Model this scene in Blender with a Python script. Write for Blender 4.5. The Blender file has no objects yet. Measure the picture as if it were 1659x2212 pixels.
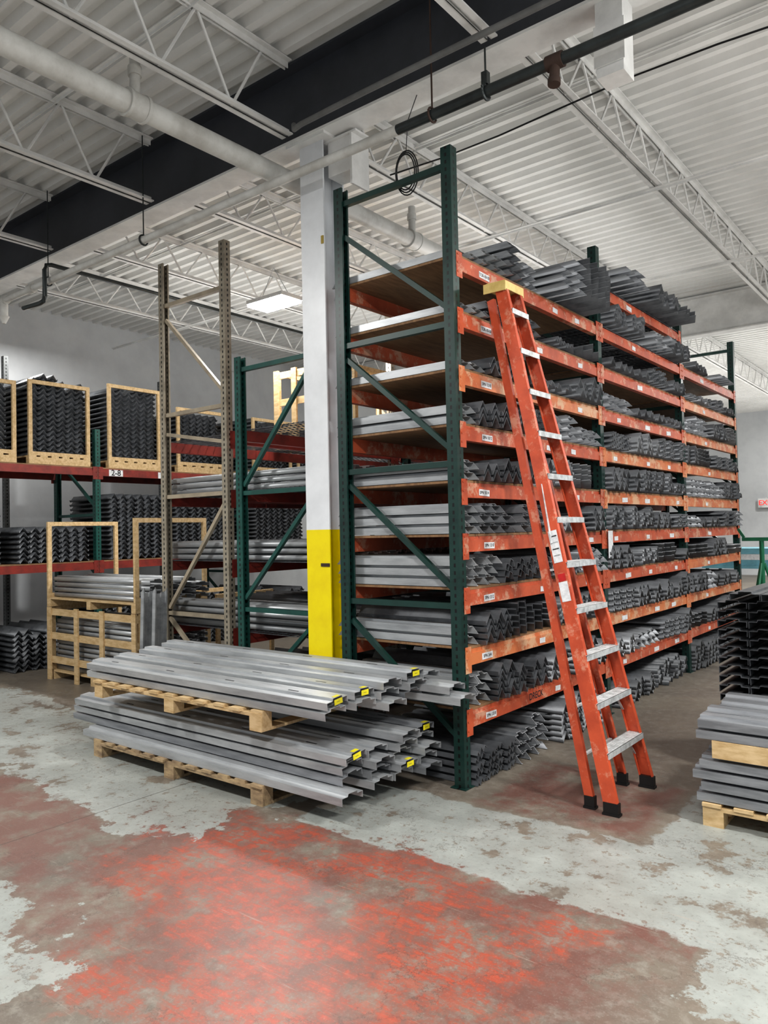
import bpy, math, random
import numpy as np
from mathutils import Vector, Matrix
random.seed(7)
S=bpy.context.scene
COL=S.collection
S.view_settings.view_transform='Standard'
S.view_settings.exposure=.26; S.view_settings.gamma=.9
CAM=Vector((0,0,1.7))

# ------------------------------------------------------------------ materials
def lin(c):
    return tuple(((x/255)/12.92 if x/255<=0.04045 else ((x/255+0.055)/1.055)**2.4) for x in c)+(1,)
class NT:
    def __init__(s,name):
        s.m=bpy.data.materials.new(name); s.m.use_nodes=True; s.t=s.m.node_tree
        s.b=s.t.nodes['Principled BSDF']
    def n(s,t,**k):
        q=s.t.nodes.new(t)
        for a,b in k.items(): setattr(q,a,b)
        return q
    def put(s,sock,v):
        if isinstance(v,bpy.types.NodeSocket): s.t.links.new(v,sock)
        else: sock.default_value=v
    def math(s,op,a,b=None,c=None,clamp=False):
        q=s.n('ShaderNodeMath',operation=op,use_clamp=clamp)
        s.put(q.inputs[0],a)
        if b is not None: s.put(q.inputs[1],b)
        if c is not None: s.put(q.inputs[2],c)
        return q.outputs[0]
    def mix(s,f,a,b):
        q=s.n('ShaderNodeMix',data_type='RGBA'); s.put(q.inputs[0],f); s.put(q.inputs[6],a); s.put(q.inputs[7],b)
        return q.outputs[2]
    def noise(s,vec,scale,detail=4,rough=.6):
        q=s.n('ShaderNodeTexNoise'); s.put(q.inputs['Scale'],scale); s.put(q.inputs['Detail'],detail); s.put(q.inputs['Roughness'],rough)
        if vec is not None: s.put(q.inputs['Vector'],vec)
        return q
    def ramp(s,v,lo,hi):
        q=s.n('ShaderNodeMapRange'); s.put(q.inputs[0],v); q.inputs[1].default_value=lo; q.inputs[2].default_value=hi
        return q.outputs[0]
def mat(name,c,rough=.5,metal=0,c2=None,scale=4,lo=.4,hi=.65,stretch=None,bump=0,scuff=None):
    a=NT(name)
    if c2 is None: c2=tuple(int(x*.82) for x in c)
    p=g=a.n('ShaderNodeNewGeometry').outputs['Position']
    if stretch:
        mp=a.n('ShaderNodeMapping'); a.put(mp.inputs['Vector'],g); mp.inputs['Scale'].default_value=stretch; g=mp.outputs[0]
    nz=a.noise(g,scale,6,.65).outputs[0]
    col=a.mix(a.ramp(nz,lo,hi),lin(c),lin(c2))
    if scuff:
        n2=a.noise(p,scuff[1],8,.75).outputs[0]; col=a.mix(a.math('MULTIPLY',a.ramp(n2,scuff[2],scuff[2]+.08),scuff[3]),col,lin(scuff[0]))
    a.put(a.b.inputs['Base Color'],col)
    a.b.inputs['Roughness'].default_value=rough; a.b.inputs['Metallic'].default_value=metal
    if bump:
        bp=a.n('ShaderNodeBump'); bp.inputs['Strength'].default_value=bump; bp.inputs['Distance'].default_value=.01
        a.put(bp.inputs['Height'],nz); a.put(a.b.inputs['Normal'],bp.outputs[0])
    return a.m
def emis(name,c,st):
    a=NT(name); a.b.inputs['Base Color'].default_value=lin(c); a.b.inputs['Emission Color'].default_value=lin(c); a.b.inputs['Emission Strength'].default_value=st
    return a.m
def postmat(name,c,c2,hole=(12,14,14)):
    a=NT(name); tc=a.n('ShaderNodeTexCoord').outputs['Object']
    sp=a.n('ShaderNodeSeparateXYZ'); a.put(sp.inputs[0],tc)
    x,y,z=sp.outputs
    fz=a.math('FRACT',a.math('MULTIPLY',z,20.)); hz=a.math('LESS_THAN',fz,.5)
    hx=a.math('LESS_THAN',a.math('ABSOLUTE',x),.008); hy=a.math('LESS_THAN',a.math('ABSOLUTE',y),.008)
    h=a.math('MULTIPLY',hz,a.math('MAXIMUM',hx,hy))
    nz=a.noise(tc,9,6,.7).outputs[0]
    base=a.mix(a.ramp(nz,.45,.7),lin(c),lin(c2))
    a.put(a.b.inputs['Base Color'],a.mix(h,base,lin(hole))); a.b.inputs['Roughness'].default_value=.38
    return a.m
M_green=postmat('green_enamel',(22,56,50),(14,40,37),(5,7,7))
M_green2=postmat('green_enamel_dull',(36,88,80),(24,64,58))
M_tan=postmat('tan_enamel',(158,150,134),(126,118,104),(25,25,24))
M_greyp=postmat('grey_enamel',(105,108,108),(70,72,72))
M_greenb=mat('green_brace',(24,60,54),.4)
M_greenb2=mat('green_brace_dull',(38,90,82),.4)
M_tanb=mat('tan_brace',(172,160,140),.5)
M_orange=mat('orange_beam',(194,92,58),.5,c2=(170,76,48),scale=4,lo=.42,hi=.62,scuff=((204,168,142),6,.53,.7))
M_orange2=mat('faded_orange_beam',(206,124,76),.5,c2=(188,98,58),scale=4,lo=.42,hi=.62,scuff=((214,184,150),5,.5,.7))
M_red=mat('red_beam',(140,50,40),.5,c2=(108,40,34),scale=6)
M_steel=mat('primed_steel',(150,153,157),.4,.3,c2=(118,121,125),scale=2.5,stretch=(1,8,8))
M_mid=mat('primed_steel_shaded',(110,113,117),.42,.25,c2=(74,77,81),scale=7,stretch=(.5,1,1))  # same steel, darkened in colour for the shade inside stacked ends
M_steeld=mat('primed_steel_dark',(92,95,99),.42,.2,c2=(62,65,68),scale=7)  # darker copy, shade of hollow ends put into the colour; also wire decks
M_silver=mat('galvannealed_steel',(184,187,189),.36,.3,c2=(148,151,154),scale=1.6,stretch=(1,6,6))
M_ply=mat('plywood',(150,116,82),.7,c2=(120,90,62),scale=5,stretch=(6,1,1))
M_wood=mat('pine',(210,184,142),.7,c2=(182,152,106),scale=8,stretch=(1,4,4))
M_woodd=mat('old_pine',(182,158,122),.75,c2=(126,106,84),scale=7,stretch=(1,3,3))
M_white=mat('white_paint',(230,230,228),.5,c2=(208,208,206),scale=3)
M_pipe=mat('pipe_paint',(210,210,206),.5,c2=(180,178,172),scale=3)
M_grey=mat('grey_pipe_paint',(120,121,120),.5,scale=3)
M_ceil=mat('deck_paint',(230,230,228),.6,c2=(210,210,207),scale=1.2,lo=.35,hi=.75,scuff=((120,118,112),2.6,.66,.6))
M_wallw=mat('wall_paint',(210,213,215),.7,c2=(196,199,202),scale=1.2)
M_dark=mat('charcoal_grey',(56,59,66),.42,c2=(44,47,53),scale=2)
M_black=mat('black_rubber',(18,18,19),.5)
M_bpipe=mat('black_pipe',(56,62,62),.35,.3,c2=(36,40,40))
M_rust=mat('rusty_coupling',(72,54,46),.7,.2)
M_lad=mat('orange_fibreglass',(200,86,52),.45,c2=(174,70,42),scale=5,scuff=((214,160,134),9,.54,.6))
M_cap=mat('yellow_plastic',(220,198,128),.5,c2=(200,174,102),scale=12)
M_alu=mat('aluminium',(212,215,216),.45,.25,c2=(168,171,172),scale=20)
M_yel=mat('yellow_tag',(236,224,40),.5)
M_paper=mat('paper',(228,230,232),.8,c2=(200,202,205),scale=30)
M_ink=mat('ink',(28,28,34),.8)
M_redsign=emis('sign_red',(220,40,40),1.2)
M_signw=mat('sign_white',(235,235,235),.5)
M_blue=mat('pale_blue_laminate',(120,180,196),.5)
M_gstand=mat('stand_green',(20,110,76),.4)
M_glow=emis('led_panel',(255,255,255),60)
M_slot=mat('slot_shadow',(34,35,37),.8)

a=NT('column_paint'); gp=a.n('ShaderNodeNewGeometry').outputs['Position']; sp=a.n('ShaderNodeSeparateXYZ'); a.put(sp.inputs[0],gp)
nz=a.noise(gp,5,5).outputs[0]
w=a.mix(a.ramp(nz,.4,.7),lin((228,231,234)),lin((217,220,223))); yy=a.mix(a.ramp(nz,.4,.7),lin((240,220,0)),lin((230,206,0)))
a.put(a.b.inputs['Base Color'],a.mix(a.math('LESS_THAN',sp.outputs[2],1.72),w,yy)); a.b.inputs['Roughness'].default_value=.35
M_col=a.m

# floor
a=NT('worn_painted_concrete'); pos=a.n('ShaderNodeNewGeometry').outputs['Position']
big=a.noise(pos,1.1,5,.62); mid=a.noise(pos,3.2,8,.68)
def sepc(o):
    q=a.n('ShaderNodeSeparateColor'); a.put(q.inputs[0],o); return q.outputs
bc=sepc(big.outputs['Color']); mc=sepc(mid.outputs['Color'])
sp=a.n('ShaderNodeSeparateXYZ'); a.put(sp.inputs[0],pos)
def dist(amp1,amp2):
    x=a.math('ADD',sp.outputs[0],a.math('ADD',a.math('MULTIPLY',a.math('SUBTRACT',bc[0],.5),amp1),a.math('MULTIPLY',a.math('SUBTRACT',mc[0],.5),amp2)))
    y=a.math('ADD',sp.outputs[1],a.math('ADD',a.math('MULTIPLY',a.math('SUBTRACT',bc[1],.5),amp1),a.math('MULTIPLY',a.math('SUBTRACT',mc[1],.5),amp2)))
    return x,y
D1=dist(1.0,1.0); D2=dist(.12,.25)
def box(D,x0,x1,y0,y1,s=.02):
    fx=a.math('DIVIDE',a.math('SUBTRACT',(x1-x0)/2,a.math('ABSOLUTE',a.math('SUBTRACT',D[0],(x0+x1)/2))),s,clamp=True)
    fy=a.math('DIVIDE',a.math('SUBTRACT',(y1-y0)/2,a.math('ABSOLUTE',a.math('SUBTRACT',D[1],(y0+y1)/2))),s,clamp=True)
    return a.math('MINIMUM',fx,fy)
def mx(*l):
    r=l[0]
    for q in l[1:]: r=a.math('MAXIMUM',r,q)
    return r
fine=a.noise(pos,14,9,.74).outputs[0]; fine2=a.noise(pos,38,6,.7).outputs[0]; vfine=a.noise(pos,90,5,.7).outputs[0]
def streaks(sc,rot,lo,hi):
    mp=a.n('ShaderNodeMapping'); a.put(mp.inputs['Vector'],pos); mp.inputs['Rotation'].default_value=(0,0,rot); mp.inputs['Scale'].default_value=(sc*.15,sc*4,1)
    return a.ramp(a.noise(mp.outputs[0],2.2,6,.65).outputs[0],lo,hi)
wear=a.math('MULTIPLY',a.ramp(fine,.60,.57),a.ramp(mid.outputs[0],.60,.57))
white=mx(box(D1,-9,-3.5,2.65,4.05),box(D2,-3.3,4,3.2,4.03),box(D2,-1.5,4,3.9,5.3),box(D1,-6,-2.85,-1,1.72),box(D1,-.9,4,2.8,3.4),box(D1,-.2,4,-2,3))
white=a.math('MULTIPLY',white,wear)
ob=a.noise(pos,2.3,9,.72).outputs[0]
org=mx(box(D1,-3.8,-1.2,2.05,3.25,.18),box(D1,-3.1,-1.45,1.4,2.6,.2))
org=a.math('MULTIPLY',org,a.ramp(ob,.575,.5))
org=a.math('MULTIPLY',org,a.math('ADD',.3,a.math('MULTIPLY',a.ramp(fine,.58,.46),.7)))
org=a.math('MULTIPLY',org,a.math('SUBTRACT',1.0,a.math('MULTIPLY',streaks(3.,.65,.46,.62),.6)))
org=a.math('MULTIPLY',org,a.math('SUBTRACT',1.0,a.math('MULTIPLY',streaks(4.,-.5,.52,.64),.4)),clamp=True)
dred=mx(box(D2,-3.3,-.95,3.08,3.26),box(D1,-5.6,-3.5,1.85,2.75,.15),box(D2,-2.6,-1.5,4.04,5.1,.1),box(D2,-6.5,-4.6,3.95,4.12,.1),box(D1,-4.1,-.9,1.6,3.35,.25))
dred=a.math('MULTIPLY',dred,a.ramp(mid.outputs[0],.40,.54))
base=a.mix(a.ramp(big.outputs[0],.35,.68),lin((126,118,106)),lin((102,94,86)))
base=a.mix(a.math('MULTIPLY',a.ramp(fine,.48,.66),.5),base,lin((150,147,138)))
c=a.mix(a.math('MULTIPLY',dred,.62),base,lin((110,60,53)))
oc=a.mix(a.ramp(fine,.4,.65),lin((166,80,60)),lin((138,70,56)))
c=a.mix(a.math('MULTIPLY',org,.98),c,oc)
wc=a.mix(a.ramp(mid.outputs[0],.35,.7),lin((164,169,165)),lin((136,140,136)))
wc=a.mix(a.math('MULTIPLY',a.ramp(big.outputs[0],.5,.62),.4),wc,lin((130,129,122)))
c=a.mix(a.math('MULTIPLY',white,.93),c,wc)
jl=a.math('LESS_THAN',a.math('ABSOLUTE',a.math('SUBTRACT',sp.outputs[0],-4.35)),.005)
c=a.mix(a.math('MULTIPLY',jl,.6),c,lin((60,54,50)))
vw=a.n('ShaderNodeVectorMath',operation='MULTIPLY_ADD'); a.put(vw.inputs[0],mid.outputs['Color']); vw.inputs[1].default_value=(.9,.9,.9); a.put(vw.inputs[2],pos)
vo=a.n('ShaderNodeTexVoronoi',feature='DISTANCE_TO_EDGE'); a.put(vo.inputs['Vector'],vw.outputs[0]); vo.inputs['Scale'].default_value=.8
c=a.mix(a.math('MULTIPLY',a.ramp(vo.outputs['Distance'],.006,.001),.5),c,lin((70,62,57)))
for sc,rot in((5.,.5),(4.,-.9),(6.,1.9)):
    c=a.mix(a.math('MULTIPLY',streaks(sc,rot,.65,.71),.38),c,lin((166,152,140)))
c=a.mix(a.math('MULTIPLY',a.ramp(fine2,.56,.68),.45),c,lin((90,83,77)))
c=a.mix(a.math('MULTIPLY',a.ramp(vfine,.55,.75),.25),c,lin((176,172,165)))
a.put(a.b.inputs['Base Color'],c)
a.put(a.b.inputs['Roughness'],a.math('ADD',.28,a.math('MULTIPLY',fine,.3)))
bp=a.n('ShaderNodeBump'); bp.inputs['Strength'].default_value=.25; bp.inputs['Distance'].default_value=.004; a.put(bp.inputs['Height'],a.math('ADD',white,fine)); a.put(a.b.inputs['Normal'],bp.outputs[0])
M_floor=a.m

# ------------------------------------------------------------------ mesh helpers
class MB:
    def __init__(s): s.v=[]; s.f=[]; s.mi=[]; s.cur=0
    def add(s,vs,fs):
        o=len(s.v); s.v+= [tuple(q) for q in vs]; s.f+=[tuple(i+o for i in f) for f in fs]; s.mi+=[s.cur]*len(fs)
    def box(s,c,d,R=None):
        vs=[]
        for z in(-.5,.5):
            for y in(-.5,.5):
                for x in(-.5,.5):
                    p=Vector((x*d[0],y*d[1],z*d[2]))
                    if R is not None: p=R@p
                    vs.append(p+Vector(c))
        s.add(vs,[(0,2,3,1),(4,5,7,6),(0,1,5,4),(2,6,7,3),(0,4,6,2),(1,3,7,5)])
    def b(s,x0,x1,y0,y1,z0,z1): s.box(((x0+x1)/2,(y0+y1)/2,(z0+z1)/2),(x1-x0,y1-y0,z1-z0))
    def sweep(s,poly,p0,p1,ax,ay):
        n=len(poly); ax=Vector(ax);ay=Vector(ay)
        vs=[Vector(p0)+ax*a_+ay*b_ for a_,b_ in poly]+[Vector(p1)+ax*a_+ay*b_ for a_,b_ in poly]
        fs=[(i,(i+1)%n,n+(i+1)%n,n+i) for i in range(n)]+[tuple(range(n))[::-1],tuple(range(n,2*n))]
        s.add(vs,fs)
    def bar(s,p0,p1,w,h,up=(0,0,1)):
        p0=Vector(p0);p1=Vector(p1);d=(p1-p0).normalized(); u=Vector(up)
        if abs(d.dot(u))>.99: u=Vector((1,0,0))
        r=d.cross(u).normalized(); u=r.cross(d)
        s.sweep([(-w/2,-h/2),(w/2,-h/2),(w/2,h/2),(-w/2,h/2)],p0,p1,r,u)
    def cyl(s,p0,p1,r,n=12,r2=None):
        p0=Vector(p0);p1=Vector(p1);d=(p1-p0).normalized(); u=Vector((0,0,1))
        if abs(d.dot(u))>.95: u=Vector((1,0,0))
        a_=d.cross(u).normalized(); b_=a_.cross(d); r2=r if r2 is None else r2
        vs=[p0+(a_*math.cos(t)+b_*math.sin(t))*r for t in [2*math.pi*i/n for i in range(n)]]+[p1+(a_*math.cos(t)+b_*math.sin(t))*r2 for t in [2*math.pi*i/n for i in range(n)]]
        s.add(vs,[(i,(i+1)%n,n+(i+1)%n,n+i) for i in range(n)]+[tuple(range(n))[::-1],tuple(range(n,2*n))])
    def tube(s,pts,r,n=8,closed=False):
        N=len(pts); P=[Vector(p) for p in pts]; rings=[]
        for i in range(N):
            d=(P[(i+1)%N]-P[i-1]) if (closed or 0<i<N-1) else (P[1]-P[0] if i==0 else P[-1]-P[-2])
            d.normalize(); u=Vector((.13,.21,.97)); a_=d.cross(u).normalized(); b_=a_.cross(d)
            rings.append([P[i]+(a_*math.cos(2*math.pi*k/n)+b_*math.sin(2*math.pi*k/n))*r for k in range(n)])
        vs=[q for g in rings for q in g]; fs=[]
        for i in range(N if closed else N-1):
            j=(i+1)%N
            for k in range(n): fs.append((i*n+k,i*n+(k+1)%n,j*n+(k+1)%n,j*n+k))
        s.add(vs,fs)
    def mesh(s,name,mats,smooth=False):
        me=bpy.data.meshes.new(name); me.from_pydata(s.v,[],s.f)
        for m in (mats if isinstance(mats,(list,tuple)) else [mats]): me.materials.append(m)
        if any(s.mi): me.polygons.foreach_set('material_index',s.mi)
        if smooth:
            me.polygons.foreach_set('use_smooth',[True]*len(s.f)); 
            try: me.set_sharp_from_angle(angle=.7)
            except Exception: pass
        me.update(); return me
    def obj(s,name,mats,parent=None,loc=(0,0,0),smooth=False,**k):
        o=bpy.data.objects.new(name,s.mesh(name,mats,smooth)); COL.objects.link(o); o.location=loc
        if parent: o.parent=parent
        for a_,b_ in k.items(): o[a_]=b_
        return o
def empty(name,loc,label,category,**k):
    o=bpy.data.objects.new(name,None); COL.objects.link(o); o.location=loc; o.empty_display_size=.1
    o['label']=label;o['category']=category
    for a_,b_ in k.items(): o[a_]=b_
    return o
def inst(name,me,parent=None,loc=(0,0,0),rot=(0,0,0),**k):
    o=bpy.data.objects.new(name,me); COL.objects.link(o); o.location=loc; o.rotation_euler=rot
    if parent: o.parent=parent
    for a_,b_ in k.items(): o[a_]=b_
    return o
def copy_thing(src,loc,**k):
    n=src.copy(); COL.objects.link(n); n.location=loc
    for a_,b_ in k.items(): n[a_]=b_
    for ch in list(src.children):
        c2=ch.copy(); COL.objects.link(c2); c2.parent=n
        for g in list(ch.children):
            g2=g.copy(); COL.objects.link(g2); g2.parent=c2
    return n
def text(body,size,m,parent,loc,rot,name='lettering'):
    cu=bpy.data.curves.new('t','FONT'); cu.body=body; cu.size=size; cu.align_x='CENTER'; cu.align_y='CENTER'; cu.offset=size*.012
    to=bpy.data.objects.new('t',cu); COL.objects.link(to); bpy.context.view_layer.update()
    me=bpy.data.meshes.new_from_object(to.evaluated_get(bpy.context.evaluated_depsgraph_get()))
    bpy.data.objects.remove(to); me.materials.clear(); me.materials.append(m)
    return inst(name,me,parent,loc,rot)
RX=(math.pi/2,0,math.pi/2)   # faces +X

# ------------------------------------------------------------------ structure
m=MB(); m.b(-11.9,7,-4,27.1,-.1,0); m.obj('floor',M_floor,kind='structure')
m=MB(); pts=[]; y=-4
while y<27.1:
    pts+=[(y,5.44),(y+.08,5.44),(y+.1,5.365),(y+.16,5.365)]; y+=.18
vs=[(-11.9,p[0],p[1]) for p in pts]+[(7,p[0],p[1]) for p in pts]; n=len(pts)
m.add(vs,[(i,i+1,n+i+1,n+i) for i in range(n-1)]); m.obj('ceiling',M_ceil,kind='structure')
m=MB(); m.b(-12.05,-11.9,-4,27.1,0,5.42); m.obj('wall_west',M_wallw,kind='structure')
m=MB(); m.b(-12.05,7,27.1,27.25,0,5.42); m.obj('wall_north',M_wallw,kind='structure')
m=MB(); m.b(-11.9,-11.88,-4,27.1,0,.12); m.obj('baseboard_west',M_dark,kind='structure')

# girders
def girder(y,m_,lab):
    g=empty('steel_girder',(-2.5,y,4.72),lab,'beam')
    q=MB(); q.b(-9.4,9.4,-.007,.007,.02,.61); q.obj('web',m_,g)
    q=MB(); q.b(-9.4,9.4,-.11,.11,0,.02); q.obj('flange',M_white,g)
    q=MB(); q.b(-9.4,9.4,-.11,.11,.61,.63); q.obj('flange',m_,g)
    return g
g1=girder(4.25,M_dark,'long steel roof girder with dark grey web')  # web and upper flange dark grey, lower flange white
g2=girder(12.7,M_white,'long white-painted steel roof girder across the hall')

# joists
def joist(L,lab,H=.44,e0=.12,r=.0115):
    e=empty('bar_joist',(0,0,0),lab,'roof joist',group='bar joists under the roof deck')
    for nm,z in(('top_chord',H),('bottom_chord',0)):
        i0=0 if z else e0
        q=MB(); q.b(-.06,-.012,i0,L-i0,z,z+.01); q.b(.012,.06,i0,L-i0,z,z+.01)
        zz=z-.045 if z else z
        q.b(-.02,-.012,i0,L-i0,zz,zz+.05); q.b(.012,.02,i0,L-i0,zz,zz+.05)
        q.obj(nm,M_white,e)
    q=MB(); n=int((L-.5)/.3); st=(L-.5)/n; y=.25; h2=H-.01; q.cyl((0,0,h2),(0,.25,.01),r,6)
    for i in range(n):
        a_,b_=((0,y,.01),(0,y+st,h2)) if i%2==0 else ((0,y,h2),(0,y+st,.01)); q.cyl(a_,b_,r,6); y+=st
    q.cyl((0,y,.01 if n%2==0 else h2),(0,y+.25,h2),r,6)
    q.obj('web',M_white,e)
    return e
JL='white-painted open-web bar joist under the roof deck'
xs=[-9.55,-7.75,-5.95,-4.15,-2.35,-.55,1.25]
far=joist(8.2,JL); far.location=(xs[0],4.38,4.91)
near=joist(7.53,JL,.58,.0); near.location=(xs[0],-3.4,4.77)
bk=joist(8.2,JL); bk.location=(xs[0],12.83,4.91)
for x in xs[1:]:
    copy_thing(far,(x,4.38,4.91)); copy_thing(near,(x,-3.4,4.77)); copy_thing(bk,(x,12.83,4.91))
for i,(y,z) in enumerate([(2.0,4.75),(7.2,4.89),(9.8,4.89),(2.0,5.32),(.6,4.75),(3.2,5.32),(5.8,5.32)]):
    q=MB(); q.bar((-11.5,y,z),(3,y,z),.03,.008); q.bar((-11.5,y+.012,z-.01),(3,y+.012,z-.01),.006,.03)
    q.obj('bridging_angle',M_white,label='thin white steel bridging angle running under the joists',category='steel brace')

# column
c=empty('steel_column',(-4.0,4.35,0),'white steel column with yellow painted lower section','column')
q=MB(); q.b(-.12,.12,-.12,-.105,.02,4.70); q.b(-.12,.12,.105,.12,.02,4.70); q.b(-.006,.006,-.105,.105,.02,4.70); q.obj('shaft',M_col,c)
q=MB(); q.b(-.17,.17,-.17,.17,0,.02)
for x in(-.14,.14):
    for y in(-.14,.14): q.cyl((x,y,.02),(x,y,.045),.014,6)
q.obj('base_plate',M_white,c)
q=MB(); q.b(-.2,.2,-.19,.14,4.70,4.72); q.obj('cap_plate',M_white,c)
q=MB(); q.b(.125,.36,-.06,.1,4.42,4.69); q.b(.1,.42,-.08,.12,4.685,4.70); q.b(.36,.38,-.08,.12,4.3,4.685); q.obj('bracket',M_white,c)
q=MB(); q.b(.095,.118,-.128,-.121,3.9,3.96); q.obj('warning_sticker',mat('mustard_sticker',(170,146,50)),c,label='small yellow sticker')
q=MB(); q.b(.03,.118,-.127,-.121,1.44,1.465); q.obj('name_sticker',M_rust,c,label='small brown sticker')

# pipes
q=empty('gas_pipe',(-4.33,0,4.55),'large white-painted pipe hung beneath roof joists','pipe')
p=MB(); p.cyl((0,-3,0),(0,12.5,0),.075,20); p.obj('pipe_run',M_pipe,q,smooth=True)
for y in(-.6,2.9,6.0,9):
    p=MB(); p.cyl((0,y-.06,0),(0,y+.06,0),.086,20); p.cyl((0,y-.075,0),(0,y-.055,0),.093,20); p.cyl((0,y+.055,0),(0,y+.075,0),.093,20)
    p.cyl((0,y,.06),(0,y,.33),.035,12); p.cyl((0,y,.2),(0,y,.26),.046,12); p.obj('pipe_coupling',M_pipe,q,smooth=True)
q=empty('sprinkler_pipe',(0,4.02,4.38),'sprinkler main, white then black, under the girder','pipe')
p=MB(); p.cyl((-9.3,0,0),(-3.0,0,0),.034,14); p.obj('white_run',M_pipe,q,smooth=True)
p=MB(); p.cyl((-3.0,0,0),(2.5,0,0),.034,14); p.obj('black_run',M_bpipe,q,smooth=True,label='black steel pipe length')
p=MB(); p.cyl((-1.91,0,0),(-1.81,0,0),.045,14); p.cyl((-1.86,0,0),(-1.86,-.02,-.13),.03,12); p.cyl((-1.86,-.018,-.11),(-1.86,-.022,-.145),.037,12); p.obj('coupling',M_rust,q,smooth=True,label='rusty pipe tee with stub')
for x in(-2.72,-5.9,-7.6,.3):
    p=MB(); p.cyl((x,0,.03),(x,0,.96),.006,6); p.tube([(x,.045*math.cos(t),.045*math.sin(t)) for t in [i*math.pi/8 for i in range(16)]],.008,6,True); p.obj('hanger_rod',M_rust if x>-4 else M_bpipe,q)
for x in(-8.0,-8.62):
    p=MB(); p.cyl((x,0,0),(x+.1,0,0),.05,12); p.obj('pipe_collar',M_pipe,q,smooth=True)
p=MB(); p.cyl((-8.58,0,-.02),(-8.58,0,-.18),.045,10); p.cyl((-8.58,0,-.18),(-8.58,0,-.26),.06,10,.02); p.obj('drop_fitting',M_pipe,q,smooth=True)
q=MB(); q.tube([(-7.95,3.93,4.15),(-7.6,3.93,4.13),(-7.53,3.93,4.14),(-7.5,3.93,4.18),(-7.5,3.93,4.46),(-7.5,3.95,4.51),(-7.5,4.0,4.525),(-7.5,5,4.525),(-7.5,12,4.525)],.023,10)
q.obj('branch_pipe',M_bpipe,label='black sprinkler branch pipe under white roof joists',category='pipe',smooth=True)
q=MB(); q.tube([(-4.05+i*.55,5.3,4.86-.03*math.sin(i*1.1)) for i in range(14)],.007,6); q.obj('ceiling_cable',M_black,label='thin black cable strung under roof joists',category='cable')
q=MB(); q.tube([(-3.95,4.0,4.74),(-3.9,3.95,4.67),(-3.8,3.92,4.66),(-3.2,3.92,4.67),(3,3.92,4.67)],.02,10); q.obj('conduit_pipe',M_grey,label='grey conduit running beside the roof girder',category='pipe',smooth=True)
q=MB()
for k in range(3):
    R=.078+.010*k; cx,cy,cz=-3.17,4.33+.008*k,4.26
    q.tube([(cx+R*.8*math.cos(t),cy+R*.3*math.cos(t),cz+R*1.65*math.sin(t)) for t in [i*math.pi/12 for i in range(24)]],.005,6,True)
q.tube([(-3.17,4.34,4.41),(-3.12,4.3,4.6),(-3.0,4.25,4.72)],.003,6)
q.obj('cable_coil',M_black,label='coil of black cable hanging from the steel girder',category='cable')
q=MB(); q.b(-.08,.08,-.08,.08,0,.44); q.b(-.09,.09,-.088,-.081,.06,.3)  # white bracket under the girder, simplified to a closed box
q.obj('girder_bracket',M_white,loc=(-1.6,4.26,4.28),label='white bracket fixed beneath the girder, built as a plain box',category='electrical box')
q=MB(); q.tube([(-2.32,4.02+.046*math.cos(t),4.38+.046*math.sin(t)) for t in [i*math.pi/8 for i in range(16)]],.01,6,True); q.b(-2.34,-2.30,4.0,4.04,4.42,4.5); q.cyl((-2.32,4.02,4.5),(-2.32,4.02,4.66),.006,6)
q.obj('pipe_clamp',M_bpipe,label='black ring clamp on the sprinkler pipe',category='clamp')

# ------------------------------------------------------------------ light fixtures and added fill lamps
def fixture(loc,rotz=0):
    e=empty('led_high_bay',loc,'white rectangular LED high-bay light hanging from roof','ceiling light')
    e.rotation_euler=(0,0,rotz)
    q=MB(); q.b(-.3,.3,-.17,.17,.0,.045); q.b(-.1,.1,-.06,.06,.045,.09)
    q.obj('housing',M_white,e)
    q=MB(); q.b(-.29,.29,-.16,.16,-.03,-.001); q.obj('light_panel',M_glow,e)
    q=MB(); q.cyl((-.25,0,.04),(0,0,.42),.004,5); q.cyl((.25,0,.04),(0,0,.42),.004,5); q.obj('hanging_wire',M_alu,e)
    return e
def lamp(loc,e,sx=1.2,sy=.6,up=False):
    l=bpy.data.lights.new('a','AREA'); l.shape='RECTANGLE'; l.size=sx;l.size_y=sy;l.energy=e; l.color=(1,.985,.96)
    o=bpy.data.objects.new('area_lamp',l); COL.objects.link(o); o.location=loc
    if up: o.rotation_euler=(math.pi,0,0)
    return o
fixture((-6.5,6.2,4.42))
lamp((-6.5,6.2,4.38),130,.55,.3)
for L in [((-.6,.3,4.65),225),((1.6,3.6,4.65),250),((-6.6,.6,4.65),200),((1.2,8.6,4.7),200),((-10.6,5.5,4.75),45),((-6.5,15.5,4.8),200),((0,17,4.8),260),((-3,22,4.8),280)]:
    lamp(L[0],L[1],.9,.4)
for L in [((2.9,5.0,2.0),280,4,6),((.5,-2.2,2.4),30,4,2),((-8.2,8,3.3),60,1,5),((-4.15,8.5,3.5),35,.5,5),((1,15.5,2.6),190,5,4),((-6,17,2.6),120,4,5),((-3,23,2.6),140,6,5)]:
    lamp(L[0],L[1],L[2],L[3],up=True)  # upward fill added to brighten the ceiling; no luminaires hang there
w=bpy.data.worlds.new('w'); S.world=w; w.use_nodes=True; w.node_tree.nodes['Background'].inputs[0].default_value=(.93,.96,1,1); w.node_tree.nodes['Background'].inputs[1].default_value=.45

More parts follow.
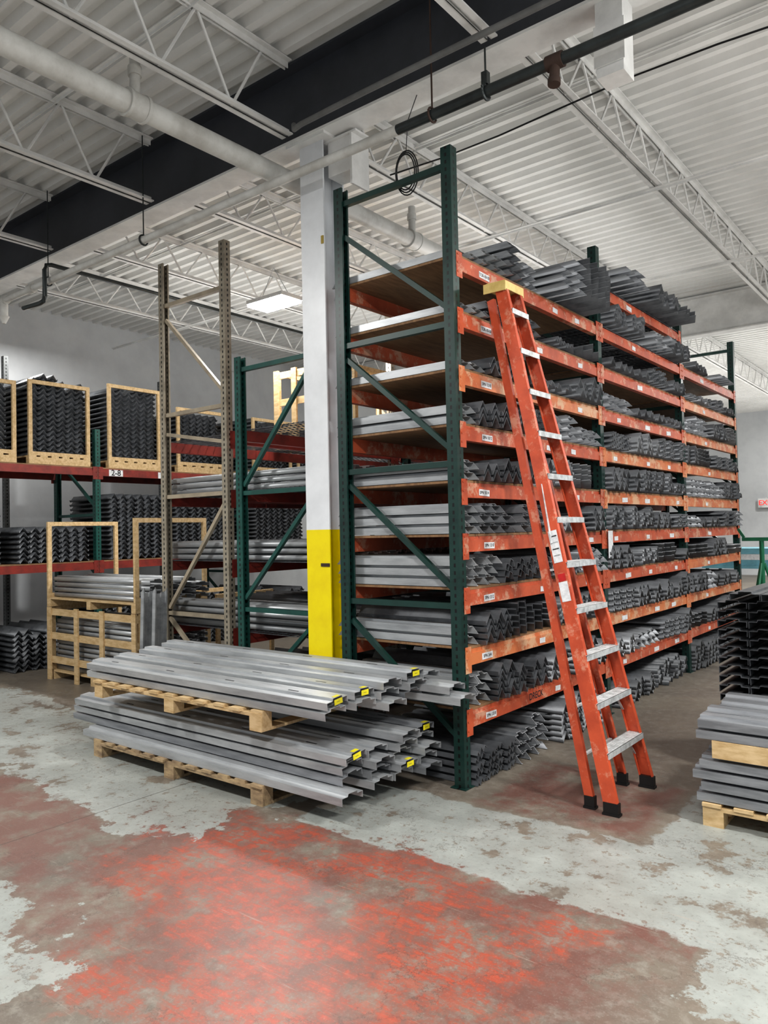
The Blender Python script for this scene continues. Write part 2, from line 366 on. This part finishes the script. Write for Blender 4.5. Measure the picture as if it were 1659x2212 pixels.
# ------------------------------------------------------------------ steel profiles
PROF={
'A':([(-.058,0),(-.072,0),(-.072,.05),(-.03,.05),(-.03,.066),(.03,.066),(.03,.05),(.072,.05),(.072,0),(.058,0)],.003),
'B':([(-.068,0),(-.05,.05),(-.008,.038),(.008,.082),(.052,.062),(.066,.018)],.004),
'C':([(-.064,.024),(-.056,.0),(.0,.078),(.056,0),(.064,.024)],.004),
'E':([(-.064,.06),(-.05,.066),(.0,.0),(.05,.066),(.064,.04)],.004),
'F':([(-.064,.0),(-.052,.03),(-.03,.004),(-.008,.05),(.016,.016),(.04,.05),(.064,.03)],.004),
'D':([(-.095,0),(-.095,.045),(-.045,.045),(-.04,.06),(.04,.06),(.045,.045),(.09,.045),(.09,.006)],.003)}
def template(kind,L):
    pl,t=PROF[kind]; P=[Vector((p[0],p[1])) for p in pl]; n=len(P); off=[]
    for i in range(n):
        ns=[]
        if i>0: d=(P[i]-P[i-1]).normalized(); ns.append(Vector((-d.y,d.x)))
        if i<n-1: d=(P[i+1]-P[i]).normalized(); ns.append(Vector((-d.y,d.x)))
        nn=sum(ns,Vector((0,0))); 
        nn=nn.normalized(); nn/=max(.5,nn.dot(ns[0])); off.append(P[i]-nn*t)
    ring=list(P)+off
    def xe(p):
        if kind=='A': return -.9*p.y
        if kind=='E': return -.45*(p.x+.06)
        return 0
    vs=[(xe(p),p.x,p.y) for p in ring]+[(-L-xe(p),p.x,p.y) for p in ring]
    N=2*n; fs=[]
    for i in range(n-1):
        fs+= [(i,i+1,N+i+1,N+i),(n+i+1,n+i,N+n+i,N+n+i+1),(i,n+i,n+i+1,i+1),(N+i,N+i+1,N+n+i+1,N+n+i)]
    fs+=[(0,N,N+n,n),(n-1,2*n-1,N+2*n-1,N+n-1)]
    return vs,fs
TPL={}; MESH={}
def tpl(k,L):
    if (k,L) not in TPL: TPL[(k,L)]=template(k,L)
    return TPL[(k,L)]
def tmesh(k,L,m_):
    key=(k,L,m_.name)
    if key not in MESH:
        vs,fs=tpl(k,L); me=bpy.data.meshes.new('steel_profile'); me.from_pydata(vs,[],fs); me.materials.append(m_); MESH[key]=me
    return MESH[key]
PARTS=[]
def stack(kind,x1,y0,y1,z0,h,L=1.15,pz=None,jit=.05,along='x',maxx=None,mat_='s',py=None,varh=.15,prio=0):
    if pz is None: pz={'A':.0705,'B':.046,'C':.044,'E':.044,'D':.062,'F':.05}[kind]
    if py is None: py={'A':.152,'B':.146,'C':.138,'E':.138,'D':.2,'F':.136}[kind]
    ncol=max(1,int((y1-y0)/py)); hh={'A':.066,'B':.082,'C':.078,'E':.066,'D':.06,'F':.05}[kind]
    for i in range(ncol):
        yc=y0+py*(i+.5); n=max(1,int((h*(1-random.random()*varh)-hh)/pz)+1); cj=random.uniform(-jit,jit)
        for k in range(n):
            xe=x1+cj*.8+random.uniform(-1,1)*min(jit,.012)
            if random.random()<.06: xe+=random.uniform(0,jit)
            if maxx is not None: xe=min(xe,maxx-random.random()*.012)
            if along=='x': loc=(xe,yc,z0+.004+k*pz); yaw=0
            else: loc=(yc,xe,z0+.004+k*pz); yaw=-math.pi/2
            PARTS.append((kind,L,loc,yaw,mat_,prio))

# ------------------------------------------------------------------ racks
def postmesh(H,mt):
    q=MB(); q.sweep([(-.04,-.0375),(.04,-.0375),(.04,-.022),(.034,-.022),(.034,-.031),(-.034,-.031),(-.034,.031),(.034,.031),(.034,.022),(.04,.022),(.04,.0375),(-.04,.0375)][::-1],(0,0,.006),(0,0,H),(-1,0,0),(0,1,0))
    q.b(-.06,.06,-.06,.06,0,.006); return q.mesh('post',mt)
def beammesh(L,mt,h=.095):
    q=MB(); q.b(-.025,.025,-L/2,L/2,-h/2,h/2-.018); q.b(-.025,.012,-L/2,L/2,h/2-.018,.055)
    for s in(-1,1):
        q.b(.0255,.030,s*L/2-.036,s*L/2+.036,-h/2-.05,h/2+.03)
        for z in(-.06,.0,.06): q.cyl((.030,s*(L/2+.02),z),(.035,s*(L/2+.02),z),.008,6)
    return q.mesh('beam',mt)
def rack(label,xf,xb,ys,H,levels,pm,bm,beam_m,deck='ply',noskip=(),braces=None,faded=()):
    e=empty('pallet_rack',((xf+xb)/2,ys[0],0),label,'storage rack')
    ox,oy=(xf+xb)/2,ys[0]
    me=postmesh(H,pm); me2=me.copy(); me2.transform(Matrix.Scale(-1,4,(1,0,0))); me2.flip_normals()
    for y in ys:
        inst('post',me,e,(xf-ox,y-oy,0)); inst('post',me2,e,(xb-ox,y-oy,0))
        br=braces or [(H-.12,H-.37,H-1.07),(H-1.19,H-1.29,H-2.02),(H-2.13,H-2.23,H-2.96),(H-3.08,H-3.22,H-3.93)]
        for hz,za,zb in br:
            if hz<.1: continue
            q=MB(); q.b(xb+.041-ox,xf-.041-ox,y-.02-oy,y+.02-oy,hz-.02,hz+.02); q.obj('brace',bm,e)
            if zb<.05: continue
            q=MB(); q.bar((xb+.041-ox,y-oy,za),(xf-.041-ox,y-oy,zb),.035,.035); q.obj('brace',bm,e)
    out=[]
    for i in range(len(ys)-1):
        L=ys[i+1]-ys[i]-.075-.004
        bmsh=beammesh(L,beam_m); bfad=beammesh(L,M_orange2)
        bb=bmsh.copy(); bb.transform(Matrix.Scale(-1,4,(1,0,0))); bb.flip_normals()
        for z in levels[i]:
            yc=(ys[i]+ys[i+1])/2-oy; fd=(i,z) in faded
            f=inst('beam',bfad if fd else bmsh,e,(xf+.013-ox,yc,z)); inst('beam',bb,e,(xb-.013-ox,yc,z)); out.append((i,z,f,L))
            if fd: f['label']='faded pale orange beam'
            q=MB()
            if deck=='ply' and (i,z) not in noskip:
                q.b(xb-.03-ox,xf+.02-ox,yc-L/2+.01,yc+L/2-.01,z+.056,z+.072); q.obj('deck_panel',M_ply,e)
            else:
                xx=xb-.02-ox
                while xx<xf-ox+.03: q.bar((xx,yc-L/2+.01,z+.063),(xx,yc+L/2-.01,z+.063),.006,.006); xx+=.06
                yy=yc-L/2+.01
                while yy<yc+L/2: q.bar((xb-.02-ox,yy,z+.058),(xf+.01-ox,yy,z+.058),.006,.006); yy+=.1
                q.obj('wire_deck',M_steeld,e,label='welded wire mesh deck')
    return e,out
LV=[.43,.84,1.235,1.595,1.96,2.345,2.72,3.11,3.49]
Y1=[4.26,6.66,9.06,11.46]
r1,beams=rack('tall green and orange rack filled with grey steel profiles',-2.76,-3.73,Y1,4.27,[LV,LV+[3.87],LV],M_green,M_greenb,M_orange,noskip={(1,3.87),(1,3.49)},
    faded={(0,2.72),(0,.84),(1,.84),(1,1.96),(1,2.345),(2,1.96),(2,2.345),(2,2.72),(2,3.11),(2,.84),(2,1.235)})
txt={3.49:'TCR-10-10',3.11:'TCR-10-10',2.345:'SPN 1012',1.96:'SPN 1014',1.235:'SPN 1212',.84:'SPN 264',.43:'SPN 1218'}
sm=MB(); sm.b(0,.001,-.07,.07,-.022,.022); stick=sm.mesh('sticker',M_paper)
sm=MB(); sm.b(0,.001,-.045,.045,-.02,.02); stick2=sm.mesh('sticker',M_paper)
for i,z,f,L in beams:
    if i==0:
        s=inst('label_sticker',stick,f,(.0262,-L/2+.3+random.uniform(-.06,.06),-.01),(random.uniform(-.06,.06),0,0))
        text(txt.get(z,'SPN 1210'),.03,M_ink,f,(.0282,s.location[1],-.01),RX)
        if z==.43: text('DRECK',.07,M_ink,f,(.0262,-L/2+.95,-.0),RX)
        for yy in(.1,.75): inst('label_sticker',stick2,f,(.0262,yy+random.uniform(-.2,.2),-.01),(random.uniform(-.06,.06),0,0))
    else:
        for yy in((-.8,.0,.8) if i==1 and z<3 else (-.3,)):
            inst('label_sticker',stick2 if random.random()<.5 else stick,f,(.0262,yy+random.uniform(-.15,.15),-.01),(random.uniform(-.06,.06),0,0))
tops=[.0]+[z+.073 for z in LV]
NEARH={1:(2,.28),2:(1,.2),3:(3,.27),4:(1,.28),5:(1,.2),6:(1,.2),7:(2,.08),8:(2,.10)}
for b in range(3):
    ya,yb=Y1[b]+.05,Y1[b+1]-.05
    for li,zt in enumerate(tops):
        nxt=(LV[li]-.055) if li<9 else 4.0
        clear=nxt-zt-.005
        if li==9:
            if b==0:
                stack('A',-2.72,ya,ya+.31,zt,.10,prio=1,maxx=-2.70,mat_='l',varh=0); stack('A',-2.72,ya+.32,ya+.63,zt,.17,prio=1,maxx=-2.70,mat_='l',varh=0); stack('A',-2.70,ya+.64,ya+1.1,zt,.30,maxx=-2.66,mat_='s')
                stack('A',-2.50,ya+1.2,ya+1.52,zt,.30,L=1.3,jit=.07,mat_='s'); stack('E',-2.42,ya+1.56,yb-.1,zt,.40,L=1.35,jit=.06,varh=.3,mat_='m')
            elif b==1:
                stack('B',-2.6,ya,ya+.9,zt,.22,mat_='m'); stack('A',-2.6,ya+1.1,ya+1.6,zt,.16); stack('C',-2.62,ya+1.7,yb,zt,.2,mat_='m')
            else: stack('C',-2.66,ya+.2,ya+.9,zt,.12,mat_='m'); stack('A',-2.6,ya+1.2,ya+1.9,zt,.08)
            continue
        if b==0 and li>0:
            nA,hA=NEARH[li]; wA=nA*.152+.001
            stack('A',-2.72,ya,ya+wA,zt,min(hA,clear),prio=1,jit=.02,maxx=-2.69,varh=0,mat_='l')
            y=ya+wA+.01
        else: y=ya
        if b==1 and li==0:
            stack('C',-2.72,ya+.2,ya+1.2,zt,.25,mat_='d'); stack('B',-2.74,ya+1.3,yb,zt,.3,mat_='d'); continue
        while y<yb-.16:
            k=random.choice('BCCCCFEA'); n=random.randint(3,6); y2=min(yb,y+n*.146+.001)
            h=clear*random.choice([1,1,1,.95,.85,.7] if li<7 else [.85,.65,.45,.35])
            near_l=(b==0 and y<5.15)
            x1=-2.69 if near_l else -2.67
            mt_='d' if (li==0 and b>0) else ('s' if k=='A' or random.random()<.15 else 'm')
            stack(k,x1,y,y2,zt,h,jit=.02 if near_l else .035,maxx=(-2.66 if li>5 else -2.6) if near_l else -2.56,mat_=mt_)
            y=y2+random.choice([.005,.005,.05,.08])
stack('A',-2.45,6.78,7.25,3.87+.073,.15,L=1.3,jit=.05,mat_='s'); stack('C',-2.5,7.6,8.3,3.87+.073,.2,jit=.05,mat_='m'); stack('E',-2.45,8.4,8.95,3.87+.073,.14,jit=.04,mat_='m')

# rack 2 and 3
L2=[.72,1.38,2.05,2.62]
r2,_=rack('green rack with red beams and wire decks',-4.49,-5.46,[4.75,7.35,9.95],3.36,[L2,L2],M_green2,M_greenb2,M_red,deck='wire',
    braces=[(3.24,2.15,3.16),(2.08,1.1,2.02),(1.0,.15,.93)])
r3,_=rack('tall tan rack frame with red beams holding long steel profiles',-5.72,-6.70,[4.8,7.4,10.0],4.55,[L2,L2],M_tan,M_tanb,M_red,deck='wire',
    braces=[(4.1,3.95,3.1),(2.95,2.75,2.6),(2.1,.95,2.0),(.9,.85,.12)])
for (z,h) in[(.0,.35),(.72,.26),(1.38,.24),(2.05,.24)]:
    z1=z+.067 if z else 0
    stack('D',-4.42,4.9,5.71,z1,h,L=2.45,jit=.08,mat_='l',prio=2)
    stack('B',-4.5,5.9,7.2,z1,h*.9,L=2.3,jit=.05,mat_='m')
    stack('B',-4.5,7.6,8.9,z1,h*.9,L=2.3,jit=.05,mat_='m')
# rack 4 against wall
Y4=[3.1,5.8,8.5,11.2]
r4,b4=rack('long red-beamed rack along the wall holding crates',-9.7,-10.75,Y4,3.2,[[1.3,2.6]]*3,M_green2,M_greenb2,M_red,deck='ply')
for i,z,f,L in b4:
    if z==2.6 and i==1:
        for s,dy in(('2-8',.24),('86',1.05)):
            pl=MB(); pl.b(0,.002,-.11,.11,-.045,.045); pl.obj('bay_sign',M_paper,f,(.0262,-L/2+dy,-.0))
            text(s,.115,M_ink,f,(.030,-L/2+dy,0),RX)
for y in Y4[:3]:
    q=MB(); q.b(-.04,.04,-.035,.035,0,4.4)
    q.obj('wall_post',M_greyp,loc=(-11.3,y-.5,0),label='tall grey perforated steel post by the wall',category='post')

# ------------------------------------------------------------------ pallets and crates
def pallet(loc,sx,sy,label,mt=M_wood,h=.13,grp='wooden pallets'):
    e=empty('pallet',loc,label,'pallet',group=grp)
    q=MB(); q.b(0,.11,0,.09,.018,h-.04); bm_=q.mesh('block',mt)
    for y in(0,sy/2-.045,sy-.09):
        for x in(0,sx/2-.055,sx-.11): inst('block',bm_,e,(x,y,0))
    q=MB(); q.b(0,.11,0,sy,0,.018); bb_=q.mesh('bottom_board',mt)
    for x in(0,sx/2-.055,sx-.11): inst('bottom_board',bb_,e,(x,0,0))
    q=MB(); q.b(0,sx,0,.09,h-.04,h-.018); sb_=q.mesh('stringer_board',mt)
    for y in(0,sy/2-.045,sy-.09): inst('stringer_board',sb_,e,(0,y,0))
    q=MB(); q.b(0,.1,0,sy,h-.018,h); db_=q.mesh('deck_board',mt); n=int(sx/.16)
    for i in range(n): inst('deck_board',db_,e,(i*(sx-.1)/(n-1),random.uniform(-.025,.006),0))
    return e
def crate(loc,sx,sy,h,label,mt=M_wood,slats=0):
    e=empty('timber_crate',loc,label,'crate',group='timber crates')
    q=MB(); 
    for x in(0,sx/2-.04,sx-.08): q.b(x,x+.08,0,sy,.0,.09)
    for i in range(6): 
        y=i*(sy-.1)/5; q.b(0,sx,y,y+.1,.09,.11)
    q.obj('pallet_base',mt,e)
    for x in(0,sx-.035):
        q=MB(); q.b(x,x+.035,0,.05,.11,h); q.b(x,x+.035,sy-.05,sy,.11,h); q.b(x,x+.035,.05,sy-.05,h-.05,h); q.b(x,x+.035,.05,sy-.05,.11,.16)
        q.obj('end_frame',mt,e)
    if slats:
        for z in [ .2+(h-.3)*i/(slats-1) for i in range(slats)]:
            q=MB(); q.b(0,sx,-.022,-.001,z,z+.08); q.obj('front_slat',mt,e)
        for x in(.0,sx*.33,sx*.62,sx-.08):
            q=MB(); q.b(x,x+.08,-.044,-.023,.0,h); q.obj('front_slat',mt,e)
    return e
CL='open pine crate holding stacked dark steel profiles on rack'
zt=2.6+.073
for (ya,yb,h,ov) in[(3.75,4.68,1.05,0),(4.84,5.7,1.1,.16),(5.98,6.85,1.2,.05),(7.15,8.1,1.0,0),(8.68,9.6,1.0,0),(9.75,10.7,1.0,0)]:
    crate((-10.78,ya,zt),1.1,yb-ya,h,CL)
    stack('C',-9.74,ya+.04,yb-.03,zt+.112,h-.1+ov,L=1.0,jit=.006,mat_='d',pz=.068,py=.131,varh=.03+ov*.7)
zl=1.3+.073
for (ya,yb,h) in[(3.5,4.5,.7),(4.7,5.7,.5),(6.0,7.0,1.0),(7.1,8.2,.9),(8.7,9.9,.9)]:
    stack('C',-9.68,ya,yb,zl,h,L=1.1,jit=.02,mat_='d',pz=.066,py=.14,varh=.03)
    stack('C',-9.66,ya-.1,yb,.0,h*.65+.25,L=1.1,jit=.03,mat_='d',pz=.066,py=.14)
# floor crates
crate((-8.95,4.72,0),1.85,.95,.87,'slatted pine crate of steel profiles standing on floor',slats=3)
stack('D',-7.02,4.77,5.6,.112,.66,L=1.9,mat_='l',jit=.03,varh=.02)
crate((-8.95,4.68,.875),1.85,.95,1.02,'open pine crate with long profiles stacked on lower crate')
stack('D',-6.95,4.75,5.56,.99,.3,L=2.0,mat_='l',jit=.06,varh=.3,prio=2)
crate((-7.98,5.75,0),.9,.9,1.0,'open pine crate standing behind the floor crates')
crate((-6.65,6.35,2.69),.9,.9,.95,'empty open pine crate on the wire deck',slats=3)
crate((-5.4,6.3,2.69),.9,.9,.85,'empty open pine crate on the wire deck')
crate((-5.4,8.3,2.69),.9,.9,.75,'empty open pine crate on the wire deck')
crate((-6.65,8.3,2.69),.9,.9,1.0,'empty open pine crate on the wire deck',slats=3)
for i in range(2):
    inst('leaning_profile',tmesh('A',1.15,M_silver),None,(-6.72+.2*i,4.60,1.17),(0,math.radians(-87),math.radians(0)),label='grey steel profile leaning upright beside crates',category='steel profile')

# ------------------------------------------------------------------ pallet piles in front
pallet((-5.50,3.24,0),1.92,.88,'weathered wooden pallet on floor under steel profiles',M_woodd)
def piece(kind,L,loc,rot,mt,label,grp,tag=None,slots=0):
    o=inst('steel_door_jamb',tmesh(kind,L,mt),None,loc,rot,label=label,category='steel profile',group=grp)
    if tag: 
        s_=random.uniform(.7,1)
        q=MB(); q.b(-.03,.0,-.02,.03*s_,.0605,.0612); q.b(.0,.0012,-.03,.045*s_,.014,.046); q.obj('yellow_tag',M_yel,o,label='yellow paper tag')
        q=MB(); q.b(.0014,.0018,-.01,.02*s_,.029,.031); q.obj('tag_print',M_ink,o)
    if slots:
        for x in(-.35,-.95,-1.6,-2.3):
            for (w_,y0,y1,z) in((.045,.05,.064,.0452),(.045,-.02,-.01,.0602)):
                q=MB(); q.b(x-w_,x+w_,y0,y1,z,z+.0006); q.obj('slot',M_slot,o)
    return o
DL='long grey door-jamb profile stacked on wooden pallet'
def pile(z0,cols,x1,L,grp,tagset):
    for ci,(yc,n,dx,roll,zz) in enumerate(cols):
        for k in range(n):
            mt=M_silver if random.random()<.75 else M_steel
            piece('D',L,(x1+dx+random.uniform(-.06,.02),yc+random.uniform(-.003,.003),z0+zz+.004+k*.062+abs(math.sin(roll))*.095),(roll,0,random.uniform(-.003,.003)),mt,
                  DL if (ci,k) not in tagset else 'long grey door-jamb profile with yellow tag at its end',grp,(ci,k) in tagset,k>=n-1)
pile(.131,[(3.455,3,.0,.12,.064),(3.665,4,.05,0,0),(3.87,5,.09,0,0),(4.075,5,.12,0,0)],-2.99,2.98,'profiles on the lower pallet',{(0,2),(3,4),(2,1)})
piece('D',2.75,(-2.93,3.35,.131),(0,0,0),M_silver,'long grey profile lying low along the pallet edge','profiles on the lower pallet')
pallet((-5.48,3.24,.46),1.9,.88,'pale wooden pallet stacked between two layers of profiles',M_wood)
pile(.591,[(3.36,2,-.03,.1,0),(3.565,2,.0,0,.03),(3.765,3,.06,0,0),(3.965,3,.1,0,.03)],-2.98,2.58,'profiles on the upper pallet',{(0,1),(1,1),(3,2)})
piece('D',2.6,(-2.62,4.13,.591),(0,0,0),M_silver,DL,'profiles on the upper pallet'); piece('D',2.6,(-2.70,4.13,.653),(0,0,0),M_silver,DL,'profiles on the upper pallet'); piece('D',2.6,(-2.9,4.13,.715),(0,0,0),M_silver,DL,'profiles on the upper pallet',slots=1)

# ------------------------------------------------------------------ right stacks
pallet((-1.31,4.5,0),1.6,.9,'pale wooden pallet on floor under bent steel sheets',M_wood)
k=0; z=.135
while z<.60:
    if k==4:
        for yy in(4.5,5.25):
            q=MB(); q.b(-1.25,.2,yy,yy+.1,z+.003,z+.1); q.obj('wood_strip',M_wood,label='pale timber batten between bent steel sheets',category='wood batten')
        z+=.103
    for yc in(4.6,4.81,5.02,5.23):
        piece('D',1.9,(.57+random.uniform(-.05,.03),yc,z),(0,0,0),M_steel,'grey steel profile stacked on small pallet','profiles on the small pallet')
    z+=.062; k+=1
pallet((-1.47,5.46,0),1.2,1.5,'wooden pallet under tall dark profile stack',M_woodd)
stack('D',5.44,-1.45,-.3,.131,1.1,L=1.15,jit=.012,along='y',mat_='d',prio=2,varh=0,py=.193)
stack('D',5.40,-1.35,-.3,1.19,.12,L=1.15,jit=.08,along='y',mat_='d',varh=.5,py=.193)

# ------------------------------------------------------------------ instantiate profiles
def key(p): return (Vector(p[2])-CAM).length
order=sorted([p for p in PARTS],key=key)
ind=order[:300]; rest=order[300:]
MM={'s':M_steel,'d':M_steeld,'l':M_silver,'m':M_mid}
LB={'s':'grey primed steel profile with mitred end on rack shelf','m':'folded grey steel profile nested in a rack stack','d':'dark grey steel profile in a dense nested stack','l':'long light-grey steel profile lying across rack beams'}
for p in ind:
    inst('steel_profile',tmesh(p[0],p[1],MM[p[4]]),None,p[2],(0,0,p[3]),label=LB[p[4]],category='steel profile',group='steel profiles stored on racks')
V=[];F=[];MI=[];off=0; mats=[M_steel,M_steeld,M_silver,M_mid]; mk={'s':0,'d':1,'l':2,'m':3}
for kk,L,loc,yaw,mt,_ in rest:
    vs,fs=tpl(kk,L); a_=np.array(vs); c_,s_=math.cos(yaw),math.sin(yaw)
    R=np.array([[c_,-s_,0],[s_,c_,0],[0,0,1]]); V.append(a_@R.T+np.array(loc)); 
    fa=np.array(fs)+off; F.append(fa); MI.append(np.full(len(fs),mk[mt])); off+=len(vs)
V=np.concatenate(V);F=np.concatenate(F);MI=np.concatenate(MI)
me=bpy.data.meshes.new('steel_profile_stock'); me.vertices.add(len(V)); me.vertices.foreach_set('co',V.ravel().astype(np.float32))
me.loops.add(F.size); me.loops.foreach_set('vertex_index',F.ravel().astype(np.int32)); me.polygons.add(len(F)); me.polygons.foreach_set('loop_start',np.arange(0,F.size,4,dtype=np.int32))
me.update(calc_edges=True)
for x in mats: me.materials.append(x)
me.polygons.foreach_set('material_index',MI.astype(np.int32)); me.update()
o=inst('steel_profile_stock',me,None); o['kind']='stuff'; o['label']='thousands of grey steel profiles piled on racks and crates'; o['category']='steel profiles'
print('profiles',len(PARTS))

# ------------------------------------------------------------------ ladder
lx,ly=-1.75,4.645; HT=3.34
e=empty('step_ladder',(lx,ly,0),'tall orange fibreglass step ladder leaning closed against the rack','ladder')
d=lambda x,y,z:(x-lx,y-ly,z)
def rail(p0,p1,dep,fl,side,mt,nm):
    P0=Vector(p0);P1=Vector(p1); t=(P1-P0).normalized(); ay=Vector((0,1,0)); ax=(Vector((1,0,0))-t*t.x).normalized()
    th=.006; s=side
    poly=[(-dep/2,0),(dep/2,0),(dep/2,s*fl),(dep/2-th,s*fl),(dep/2-th,s*th),(-dep/2+th,s*th),(-dep/2+th,s*fl),(-dep/2,s*fl)]
    q=MB(); q.sweep(poly,P0,P1,ax,ay); return q.obj(nm,mt,e)
FB=[(-1.78,4.33,.05),(-1.78,4.96,.05)]; FT=[(-2.53,4.51,HT),(-2.53,4.73,HT)]
rail(d(*FB[0]),d(*FT[0]),.085,.032,1,M_lad,'front_rail'); rail(d(*FB[1]),d(*FT[1]),.085,.032,-1,M_lad,'front_rail')
RB=[(-1.93,4.37,.05),(-1.93,4.92,.05)]; RT=[(-2.62,4.53,HT-.07),(-2.62,4.71,HT-.07)]
rail(d(*RB[0]),d(*RT[0]),.055,.03,1,M_lad,'rear_rail'); rail(d(*RB[1]),d(*RT[1]),.055,.03,-1,M_lad,'rear_rail')
q=MB()
q.b(-.1,.07,-.13,.13,HT,HT+.03); q.b(-.085,.055,-.115,.115,HT+.03,HT+.038); q.b(-.1,.07,-.13,-.12,HT-.035,HT); q.b(-.1,.07,.12,.13,HT-.035,HT); q.b(.064,.07,-.12,.12,HT-.025,HT); q.obj('top_cap',M_cap,e,(-.80,-.025,0))
for i,yy in enumerate((-.07,.0,.07)):
    q=MB(); q.cyl((-.81,yy-.025,HT+.0385),(-.81,yy-.025,HT+.04),.012,10); q.obj('cap_hole',M_ink,e)
for k in range(11):
    t=(.305+.285*k)/(HT-.02); z=.05+(HT-.05)*t
    x=-1.78+(-.75)*t; ya=4.33+.18*t; yb=4.96-.23*t
    q=MB(); q.b(x-.045-lx,x+.055-lx,ya+.008-ly,yb-.008-ly,z-.004,z)
    q.b(x+.050-lx,x+.056-lx,ya+.008-ly,yb-.008-ly,z-.035,z); q.b(x-.045-lx,x-.039-lx,ya+.008-ly,yb-.008-ly,z-.03,z)
    for j in range(5): q.b(x-.034+j*.017-lx,x-.028+j*.017-lx,ya+.01-ly,yb-.01-ly,z,z+.002)
    q.obj('step',M_alu,e)
    if k in(0,1,2,4,6,8):
        s2=(z-.05)/(HT-.12); xr=-1.93-.69*s2; y2a=4.37+.16*s2; y2b=4.92-.21*s2
        q=MB(); q.bar((xr-lx,y2a+.008-ly,z-.06),(xr-lx,y2b-.008-ly,z-.06),.02,.012); q.obj('rear_brace',M_alu,e)
    if k<2:
        q=MB(); q.bar((x-lx,ya+.02-ly,z-.14),(x-lx,ya+.15-ly,z-.012),.015,.004); q.obj('step_brace',M_alu,e)
        q=MB(); q.bar((x-lx,yb-.02-ly,z-.14),(x-lx,yb-.15-ly,z-.012),.015,.004); q.obj('step_brace',M_alu,e)
for (x,y,z) in FB+RB:
    fr=(x,y,z) in FB; w_=.046 if fr else .032; s_=1 if y<4.6 else -1
    q=MB(); q.b(x-w_-lx,x+w_-lx,min(y-.004*s_,y+.036*s_)-ly,max(y-.004*s_,y+.036*s_)-ly,.012,.075); q.b(x-w_-.006-lx,x+w_+.006-lx,min(y-.008*s_,y+.042*s_)-ly,max(y-.008*s_,y+.042*s_)-ly,0,.014); q.obj('foot',M_black,e)
def onrail(z0,z1,m_,nm,w=.06):
    pts=[]
    for z in(z0,z1):
        t=(z-.05)/(HT-.05); pts.append((-1.78-.75*t-lx,4.33+.18*t-ly-.0015,z))
    q=MB(); q.bar(pts[0],pts[1],w,.001,up=(0,1,0)); return q.obj(nm,m_,e)
onrail(1.48,1.68,M_paper,'safety_sticker'); onrail(1.24,1.36,M_paper,'safety_sticker'); onrail(1.365,1.41,mat('sticker_red',(200,30,30)),'safety_sticker',.05)
for z in (1.52,1.56,1.6,1.64): onrail(z,z+.008,M_ink,'sticker_print',.045)
for pa in((d(-2.15,4.41,1.6),d(-2.22,4.44,1.98)),(d(-2.15,4.87,1.6),d(-2.22,4.84,1.98))):
    q=MB(); q.bar(pa[0],pa[1],.02,.004); q.obj('spreader',M_alu,e)

q=MB(); q.b(-.0006,.0006,-.055,.055,-.25,0); o=q.obj('paper_tag',M_paper,loc=(-2.70,6.74,1.66),label='white paper sheet hanging from the orange beam',category='paper'); 

# ------------------------------------------------------------------ far items
e=empty('exit_sign',(-5.55,26.9,2.35),'red and white EXIT sign on the wall','exit sign')
q=MB(); q.b(-.24,.24,-.03,.03,-.15,.15); q.obj('sign_box',M_signw,e)
text('EXIT',.22,M_redsign,e,(0,-.032,0),(math.pi/2,0,0))
q=MB(); q.b(-.02,.02,-.02,.2,.15,.17); q.obj('sign_bracket',M_signw,e)
e=empty('work_table',(-2.9,15,0),'work table with pale blue top and stacked panels','table')
q=MB(); q.b(-1.2,1.2,-.5,.5,.9,.95); q.obj('table_top',M_blue,e)
for x in(-1.15,1.1):
    for y in(-.45,.4):
        q=MB(); q.b(x,x+.05,y,y+.05,0,.9); q.obj('leg',M_greyp,e)
for i in range(3):
    q=MB(); q.b(-1.1,1.1,-.45,.45,0,.1); q.obj('panel_pack',M_blue if i!=1 else M_paper,loc=(-2.9,15,.951+.102*i),label='flat pale panel pack stacked on the table',category='panel')
e=empty('pipe_stand',(-1.98,9.3,0),'green tripod pipe stand on the floor','stand')
q=MB(); q.cyl((0,0,.5),(0,0,1.5),.025,10); q.obj('stem',M_gstand,e)
for t in range(3):
    an=t*2.094+.3; q=MB(); q.cyl((.02*math.cos(an),.02*math.sin(an),1.25),(.4*math.cos(an),.4*math.sin(an),.0),.016,8); q.obj('leg',M_gstand,e)
q=MB(); q.bar((-.2,0,1.52),(.2,0,1.52),.05,.04); q.bar((-.18,0,1.54),(-.24,0,1.64),.03,.03); q.bar((.18,0,1.54),(.24,0,1.64),.03,.03); q.obj('stand_head',M_gstand,e)

# ------------------------------------------------------------------ camera
cd=bpy.data.cameras.new('camera'); cam=bpy.data.objects.new('camera',cd); COL.objects.link(cam); S.camera=cam
cd.sensor_width=36; cd.lens=1640/2212*36; cd.clip_end=100
cam.matrix_world=Matrix.Translation(CAM)@Matrix.Rotation(math.radians(38.4),4,'Z')@Matrix.Rotation(math.pi/2+.025,4,'X')@Matrix.Rotation(-.021,4,'Z')
